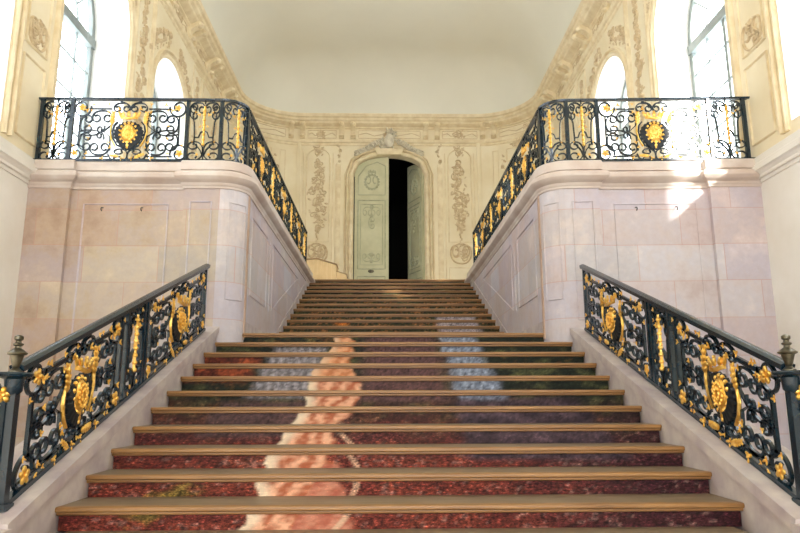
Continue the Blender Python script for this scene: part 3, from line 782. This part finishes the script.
for a, b in zip(us, us[1:]):
    if b-a < .9 or b-a > 3.2: continue
    rectline(fbk, om, a+.33, 9.22, b-.33, 9.46, HALF(.02, .015)); cluster(fbk, om, (a+b)/2, 9.34, .5, .14, int(a*10), 8, 0, .016, .02)
    lay(fbk, om, [(a+.35+(b-a-.7)*i/8, 9.34+.05*math.sin(i*2.1)) for i in range(9)], HALF(.02, .02))
fbk.build('frieze_relief', M['relief'], corn2, smooth=True)
# frieze continues as wall; string course below the windows
for side, pts in (('3', [(XL, YEND), (XL, 7.66)]), ('4', [(XR, 7.66), (XR, YEND)])):
    mb = MB(); moulding(mb, pts, [(0, 4.12), (.02, 4.125), (.02, 4.165), (.05, 4.17), (.055, 4.20), (.085, 4.23), (.115, 4.245), (.115, 4.30), (.08, 4.305), (.08, 4.335), (.065, 4.35), (.065, 4.42), (.045, 4.425), (.03, 4.45), (0, 4.455)])
    mb.build('trim_'+side, M['plaster_low'], structure=True)

# ---- ceiling with cove
rings = []
for i in range(11):
    a = PI/2*i/10; d = .35 + 1.50*(1-math.cos(a)); z = 9.86 + 1.25*math.sin(a)
    rings.append([(p.x, p.y, z) for p in offset_path(outline, d)])
mb = MB(); k = len(outline); vs = [p for r in rings for p in r]
fs = [(j*k+i, j*k+i+1, (j+1)*k+i+1, (j+1)*k+i) for j in range(10) for i in range(k-1)]
fs.append(tuple(range(10*k, 11*k)))
mb.add(vs, fs); ce = mb.build('ceiling', M['ceil'], structure=True, smooth=True)
ce.data.set_sharp_from_angle(angle=math.radians(60))

# ------------------------------------------------------------------ parapet walls (stone) left and right
SK = .045
def fy(s, x): return 0 if s < 0 else -.05 - SK*(x-1.9)   # the right front stands a little nearer and slightly askew
def parapet(s, label):
    # s=-1 left, s=+1 right.  Path runs from the side wall along the front, round the corner and along the stairs.
    xo = XL if s < 0 else XR; sx = lambda x: s*x
    root = empty('parapet_wall', (s*3, 7.75, 0), label, 'wall')
    arc = [(2.10-.29*math.sin(PI/2*i/8)*1.0, 7.99-.29*math.cos(PI/2*i/8)) for i in range(9)]
    base = [(abs(xo), 7.70), (3.88, 7.70), (3.88, 7.76), (2.52, 7.76), (2.52, 7.70)] + arc + [(1.81, 14.99)]
    base = [(x if x < 2.2 or x > 4.3 or s < 0 else x*.975, y + (fy(s, x) if y < 8.1 else 0)) for x, y in base]; arc = [(x, y + fy(s, x)) for x, y in arc]; k_ = SK if s > 0 else 0
    path = [(sx(x), y) for x, y in base]
    # offsets to the right of the travel direction point outward for the left wall when walking it in reverse
    if s < 0: walk = path; sg = 1
    else: walk = path[::-1]; sg = 1
    # outward check
    t = Vector(walk[1])-Vector(walk[0])
    def O(o): return o
    test = offset_path(walk, .1); i0 = 0 if s < 0 else len(walk)-1
    sg = 1 if test[i0].y < walk[i0][1] else -1
    mb = MB(); moulding(mb, walk, [(0*sg, 0), (0, 4.10), (-.34*sg, 4.10)]); body = mb.build('wall_face', [M['stone'], M['mauve']], root)
    for p in body.data.polygons:
        if s > 0 or abs(p.center.x + world_loc(body).x) < 2.3: p.material_index = 1  # right wall's brighter light is painted in as the paler mauve stone
    mb = MB(); mb.box(*sorted((s*1.80, s*2.15)), 14.80, 14.99, 2.0, 4.4); mb.build('end_block', M['coping'], root)
    mb = MB(); pr = [(-.02, 4.08), (.015, 4.085), (.02, 4.11), (.035, 4.125), (.04, 4.148), (.028, 4.150), (.055, 4.168), (.088, 4.185), (.108, 4.215), (.108, 4.245), (.092, 4.272), (.065, 4.286), (.065, 4.292), (.022, 4.293), (.022, 4.306), (.045, 4.312), (.045, 4.415), (.033, ZCAP), (-.34, ZCAP), (-.34, 4.08)]
    moulding(mb, walk, [(o*sg, z) for o, z in pr]); mb.build('coping', M['coping'], root, smooth=True)
    # fielded panels on the faces
    ps = MB(); fr = Flat((0, 7.76+fy(s, 0), 0), (s, -k_, 0), (0, -1, 0)); fp = Flat((0, 7.70+fy(s, 0), 0), (s, -k_, 0), (0, -1, 0))
    PR = [(-.010, -.002), (-.008, .013), (.002, .013), (.010, .002), (.011, -.002)]
    q_ = 1 if s < 0 else .975
    rectline(ps, fr, 2.72*q_, 2.25, 3.72*q_, 3.90, PR); rectline(ps, fp, 2.19*q_, 2.50, 2.44*q_, 3.92, PR)
    am = PathMap([(sx(x), y) for x, y in arc], 1); 
    if (am.N(.2).y > 0): am.sign = -1
    rectline(ps, am, am.l[-1]*.28, 2.75, am.l[-1]*.78, 3.92, PR)
    sdm = Flat((s*1.81, 0, 0), (0, 1, 0), (-s, 0, 0))
    rectline(ps, sdm, 8.25, 2.88, 9.38, 3.88, PR)
    lay(ps, sdm, [(9.62, 2.85), (9.62, 3.88)], PR)
    tri = [(9.86, 2.90), (12.75, 3.90), (9.86, 3.90)]
    pts = []
    for a, b in zip(tri, tri[1:]+tri[:1]): pts += [(a[0]+(b[0]-a[0])*i/8, a[1]+(b[1]-a[1])*i/8) for i in range(8)]
    lay(ps, sdm, pts, PR, True)
    ps.build('panel_moulding', M['mauve'], root)
    cf = MB(); cf.box(*sorted((s*1.795, s*1.83)), 7.985+fy(s, 1.8), 8.045+fy(s, 1.8), 2.30, 4.10); cf.build('corner_fillet', M['fillet'], root)
    # plinth along the upper flight
    sk = MB(); xx = s*1.81
    sk.prism([(xx+s*.01, 8.05, 2.30), (xx+s*.01, 8.05, 2.52), (xx+s*.01, 10.15, 2.52), (xx+s*.01, YT-.1, ZT+.10), (xx+s*.01, YT-.1, ZT-.2), (xx+s*.01, 10.3, 2.30)], (-s*.022, 0, 0))
    sk.build('skirting', M['stringer'], root)
    return root
parapet(-1, 'left stone parapet wall with moulded coping, under the left balcony railings')
parapet(1, 'right stone parapet wall with moulded coping, under the right balcony railings')
# iron hooks
for i, (x, side) in enumerate(((-3.49, 'left'), (-3.02, 'right'), (2.90, 'left'), (3.38, 'right'))):
    mb = MB(); dy = fy(x, abs(x))
    pts = [Vector((x, 7.762+dy, 3.86)), Vector((x, 7.72+dy, 3.85))] + [Vector((x, 7.72+dy-.02*math.sin(t), 3.83+.02*math.cos(t))) for t in (0, .6, 1.2, 1.8, 2.4, 3.1)]
    mb.sweep(pts, [Vector((1, 0, 0))]*len(pts), ROUND(.006, 6))
    o = mb.build('iron_hook', M['bead'], loc=(x, 7.76+dy, 3.86))
    tag(o, 'small iron hook at the top %s of the panel in the %s stone parapet wall' % (side, 'left' if x < 0 else 'right'), 'hook', 'iron hooks in the parapet panels')

# ------------------------------------------------------------------ stair stringers
def zbase(y): return 1.045 + .353*(y-3.78)
for s, nm in ((-1, 'left'), (1, 'right')):
    ye = 7.69 + fy(s, 2.3)
    root = empty('stair_stringer', (s*2.25, Y1, 0), '%s sloping pale stone stringer carrying the %s gilded stair railing' % (nm, nm), 'stringer')
    mb = MB()
    a = [(3.62, 0), (3.62, zbase(3.62)-.02), (ye, zbase(ye)-.02), (ye, 0)]
    mb.prism([(s*2.052, y, z) for y, z in a], (s*.43, 0, 0)); mb.build('stringer_block', M['stringer'], root)
    mb = MB(); mp = Flat((s*2.052, 0, 0), (0, 1, 0), (-s, 0, 0))
    for y0, y1 in ((3.60, ye),):
        P = [(y0, zbase(y0)-.05), (y1, zbase(y1)-.05)]
        lay(mb, mp, P, RECT(.05, .05), False, -.012)
    mb.prism([(s*2.018, 3.60, zbase(3.60)-.075), (s*2.018, ye, zbase(ye)-.075), (s*2.018, ye, zbase(ye)+.0), (s*2.018, 3.60, zbase(3.60)+.0)], (s*.49, 0, 0))
    mb.prism([(s*2.036, 3.60, zbase(3.60)-.11), (s*2.036, ye, zbase(ye)-.11), (s*2.036, ye, zbase(ye)-.07), (s*2.036, 3.60, zbase(3.60)-.07)], (s*.05, 0, 0))
    mb.build('stringer_coping', M['stringer'], root)
    # low curved end block under the newel
    mb = MB(); xs = [(2.0, 3.62), (2.0, 3.40), (2.08, 3.12), (2.30, 2.86), (2.72, 2.62), (3.15, 2.52), (3.15, 3.00), (2.85, 3.15), (2.60, 3.35), (2.52, 3.62)]
    mb.prism([(s*x, y, 0) for x, y in xs], (0, 0, zbase(3.62)-.03)); mb.build('end_block', M['stringer'], root)

# ------------------------------------------------------------------ stair railings
XS = 2.14
for s, nm in ((-1, 'left'), (1, 'right')):
    y0, y1 = 3.81, 7.44
    XS = 2.14 if s < 0 else 2.165
    root = empty('stair_railing', (s*XS, y0, zbase(y0)), 'low sloping %s stair railing of black iron scrolls and gilded leaves, with urn finial' % nm, 'railing', 'gilded stair railings')
    mp = Flat((s*XS, y0, zbase(y0)), (0, 1, 0), (-s, 0, 0), .355)
    L = y1-y0; H = .715
    rails(root, mp, [-.06, L*.5, L+.03], H, hd=.085, hh=.045)
    lay(b_ := MB(), mp, [(.03, H-.085), (L, H-.085)], RECT(.018, .022)); lay(b_, mp, [(.03, .075), (L, .075)], RECT(.018, .022)); b_.build('inner_rail', M['iron'], root)
    P1, P2 = 1.35, 1.88
    for u in (P1, P1+.11, P2-.07, P2, L): post(root, mp, u, H, .034, .034)
    for a in ((P1, P1+.11), (P2-.07, P2)):
        for (u0, u1, v0, v1) in ((a[0]-.10, a[0], .03, .16), (a[1]+.10, a[1], H-.02, H-.16)):
            lay(q := MB(), mp, [(u0, v0), (u1, v1)], RECT(.02, .02)); q.build('brace', M['iron'], root)
    big_panel(root, mp, .06, P1-.02, H, .017, lsc=1.45); small_panel(root, mp, P1+.11, P2-.07, H, .018); big_panel(root, mp, P2+.02, L-.02, H, .017, lsc=1.4)
    # newel with urn finial
    nb = MB(); yn = y0-.07; zb_ = zbase(y0)-.03; xx = s*XS
    nb.box(xx-.026, xx+.026, yn-.026, yn+.026, zb_, zb_+.66); nb.box(xx-.045, xx+.045, yn-.045, yn+.045, zb_, zb_+.035)
    nb.lathe((xx, yn, zb_+.60), [(.03, 0), (.045, .02), (.048, .05), (.052, .085), (.088, .100), (.094, .112), (.088, .122)], 20)
    nb.build('newel_post', M['iron'], root, smooth=True)
    fb = MB(); fb.lathe((xx, yn, zb_+.722), [(.036, 0), (.036, .008), (.025, .016), (.017, .026), (.020, .032), (.023, .045), (.032, .078), (.036, .092), (.050, .098), (.053, .106), (.042, .114), (.030, .124), (.018, .132), (.016, .142), (.026, .148), (.028, .156), (.016, .162), (.014, .172), (.024, .180), (.024, .196), (.012, .204)], 24)
    fb.build('urn_finial', M['bronze'], root, smooth=True)
    # return scroll outward from the newel
    rt = Flat((xx, yn, zb_), (s*.75, -.66, 0), (-s*.66, -.75, 0)); rb_ = MB()
    scroll(rb_, rt, C_UNIT, .05, .02, .55, .62, 0, False, .026, .03); scroll(rb_, rt, S_UNIT, .06, .30, .40, .68, 1, False, .02, .03)
    scroll(rb_, rt, C_UNIT, .06, .03, .36, .30, 2, False, .02); lay(rb_, rt, [(0, .015), (.75, .015)], RECT(.03, .05)); lay(rb_, rt, [(.05, 0), (.05, .62)], RECT(.03, .03))
    rb_.build('return_scroll', M['iron'], root, smooth=True)
    for (u, v, sz, kd, ro) in ((.10, .52, .06, 2, .5), (.16, .60, .05, 0, .8), (.12, .36, .07, 2, -.1), (.20, .25, .045, 0, 2), (.09, .16, .06, 2, .3), (.24, .08, .04, 1, 0), (.30, .42, .05, 2, 1), (.05, .60, .05, 1, 0)):
        put_leaf(root, rt, u, v, sz, kd, ro, 1)
    # leaves on the rails
    for i in range(9): put_leaf(root, mp, .25+i*.37, H-.05+.0*i, .026, 0, .6*i, 1)
    for i in range(8): put_leaf(root, mp, .3+i*.41, .05, .024, 0, .9*i, 1)

# ------------------------------------------------------------------ balcony railings (front, with rounded corner; and along the stairs)
HB = .80
for s, nm in ((-1, 'left'), (1, 'right')):
    YR = 7.74 + fy(s, 2.13); k_ = SK if s > 0 else 0; xw = 4.345 if s < 0 else 4.325; xc = 2.13; RR = .26
    root = empty('balcony_railing', (s*3.2, YR, ZCAP), 'front %s balcony railing of black iron and gilding, facing the viewer' % nm, 'railing', 'gilded balcony railings')
    mp = Flat((s*xw, YR-k_*(xw-xc), ZCAP), (-s, k_, 0), (0, -1, 0)); Lf = xw-xc
    class Joined:
        """straight front followed by the quarter arc"""
        def __init__(q): q.L = Lf + RR*PI/2
        def P(q, u, v):
            if u <= Lf: return mp.P(u, v)
            a = (u-Lf)/RR; return Vector((s*(xc-RR*math.sin(a)), YR+RR-RR*math.cos(a), ZCAP+v))
        def N(q, u):
            if u <= Lf: return Vector((0, -1, 0))
            a = (u-Lf)/RR; return Vector((-s*math.sin(a), -math.cos(a), 0))
    jm = Joined()
    us = [-.06, Lf*.3, Lf*.6, Lf] + [Lf+RR*PI/2*i/8 for i in range(1, 9)]
    rails(root, jm, us, HB, hd=.06, hh=.03)
    g0 = .39 if s < 0 else .45                                   # small bay by the wall
    g1 = g0 + (1.41 if s < 0 else 1.37)
    posts = [.02, g0, g1, Lf+.0, jm.L]
    for u in posts: post(root, jm, u, HB, .042, .042)
    small_panel(root, jm, .04, g0-.02, HB, .014, 1)
    big_panel(root, jm, g0+.03, g1-.03, HB, .015, 1, lsc=1.3)
    small_panel(root, jm, g1+.02, Lf-.02, HB, .014, 1); small_panel(root, jm, Lf+.02, jm.L-.02, HB, .014, 1)
    # side railing
    ys = YR+RR+.04; xs_ = s*(xc-RR); Ls = 14.45-ys
    root = empty('balcony_railing', (xs_, ys, ZCAP), '%s balcony railing of black iron and gilding running back along the upper flight' % nm, 'railing', 'gilded balcony railings')
    mp2 = Flat((xs_, ys, ZCAP), (0, 1, 0), (-s, 0, 0))
    rails(root, mp2, [0, Ls*.5, Ls], HB, hd=.06, hh=.03)
    u = .05; bays = [('b', 1.62), ('s', .45), ('b', 1.62), ('s', .45), ('b', 1.45), ('s', Ls-.05-5.59)]
    post(root, mp2, 0.03, HB, .04, .04)
    for kd, w in bays:
        if kd == 'b': big_panel(root, mp2, u+.03, u+w-.03, HB, .016, 1, leaves=False)
        else: small_panel(root, mp2, u+.02, u+w-.02, HB, .015, 1)
        u += w; post(root, mp2, u, HB, .036, .036)
    r2 = random.Random(9)
    for i in range(90):
        f = (i+.5)/90; put_leaf(root, mp2, .1+f*(Ls-.2), r2.uniform(.06, HB-.05), r2.uniform(.030, .050), r2.choice((0, 0, 0, 1)), r2.uniform(-3, 3), 1)

# ------------------------------------------------------------------ plywood box on the landing
root = empty('wooden_box', (-1.8, 16.9, ZT), 'pale plywood box with sloping top standing on the upper landing left of the door', 'box')
mb = MB(); mb.prism([(-2.35, 16.7, ZT), (-1.36, 16.7, ZT), (-1.36, 16.7, 4.97), (-1.86, 16.7, 5.12), (-2.35, 16.7, 5.08)], (0, .6, 0)); mb.build('box_body', M['ply'], root)
mb = MB()
for a, b in (((-2.36, 5.085), (-1.86, 5.125)), ((-1.86, 5.125), (-1.34, 4.972))):
    mb.prism([(a[0], 16.67, a[1]), (b[0], 16.67, b[1]), (b[0], 16.67, b[1]+.025), (a[0], 16.67, a[1]+.025)], (0, .66, 0))
mb.build('box_top', M['plyedge'], root)
mb = MB(); mb.prism([(-1.355, 16.72, ZT), (-1.10, 16.72, ZT), (-1.10, 16.72, 4.72), (-1.355, 16.72, 4.80)], (0, .5, 0)); bs = mb.build('box_step', M['ply'], root)
mb = MB(); mb.prism([(-1.355, 16.70, 4.802), (-1.09, 16.70, 4.722), (-1.09, 16.70, 4.742), (-1.355, 16.70, 4.822)], (0, .54, 0)); mb.build('step_edge', M['plyedge'], bs)

# ------------------------------------------------------------------ camera, light
cam = bpy.data.cameras.new('camera'); co = bpy.data.objects.new('camera', cam); COL.objects.link(co)
cam.sensor_fit = 'HORIZONTAL'; cam.sensor_width = 36; cam.lens = 665.52*36/800; cam.clip_end = 200
pi_, ya, ro = .1971, .022832, .003
co.location = (-.1129, 0, Z1+.6185)
R = Matrix.Rotation(-ya, 4, 'Z') @ Matrix.Rotation(PI/2+pi_, 4, 'X') @ Matrix.Rotation(-ro, 4, 'Z')
co.matrix_world = Matrix.Translation(co.location) @ R
scene.camera = co
w = bpy.data.worlds.new('sky'); scene.world = w; w.use_nodes = True; nt = w.node_tree
bg = nt.nodes['Background']; bg.inputs[0].default_value = (.88, .94, 1, 1); bg.inputs[1].default_value = 7.5
sun = bpy.data.lights.new('sun', 'SUN'); sun.energy = 14; sun.angle = .04; sun.color = (1, .95, .86)
so = bpy.data.objects.new('sun', sun); COL.objects.link(so)
d = Vector((-.46, .78, -.40)).normalized(); so.rotation_euler = d.to_track_quat('-Z', 'Y').to_euler(); so.location = (12, -12, 16)
# daylight entering through each window and through the open end of the hall: portals guide the sky light
for X, s, wins in ((XL, -1, WIN_L), (XR, 1, WIN_R)):
    for (yc, hw, sill, spr) in wins:
        L = bpy.data.lights.new('window_portal', 'AREA'); L.shape = 'RECTANGLE'; L.size = 2*hw; L.size_y = spr+hw-sill; L.cycles.is_portal = True
        o = bpy.data.objects.new('window_portal', L); COL.objects.link(o); o.location = (X+s*(DEPTH+.03), yc, (sill+spr+hw)/2)
        o.rotation_euler = Vector((-s, 0, 0)).to_track_quat('-Z', 'Y').to_euler() if False else (PI/2, 0, PI/2 if s > 0 else -PI/2)
L = bpy.data.lights.new('hall_portal', 'AREA'); L.shape = 'RECTANGLE'; L.size = 8.8; L.size_y = 11; L.cycles.is_portal = True
o = bpy.data.objects.new('hall_portal', L); COL.objects.link(o); o.location = (0, YEND-.35, 5.5); o.rotation_euler = (PI/2, 0, 0)
scene.view_settings.view_transform = 'Standard'; scene.view_settings.look = 'None'; scene.view_settings.gamma = 1
scene.view_settings.use_curve_mapping = False; scene.view_settings.exposure = 0
scene.cycles.max_bounces = 10; scene.cycles.diffuse_bounces = 6; scene.cycles.transparent_max_bounces = 12
scene.cycles.sample_clamp_indirect = 8
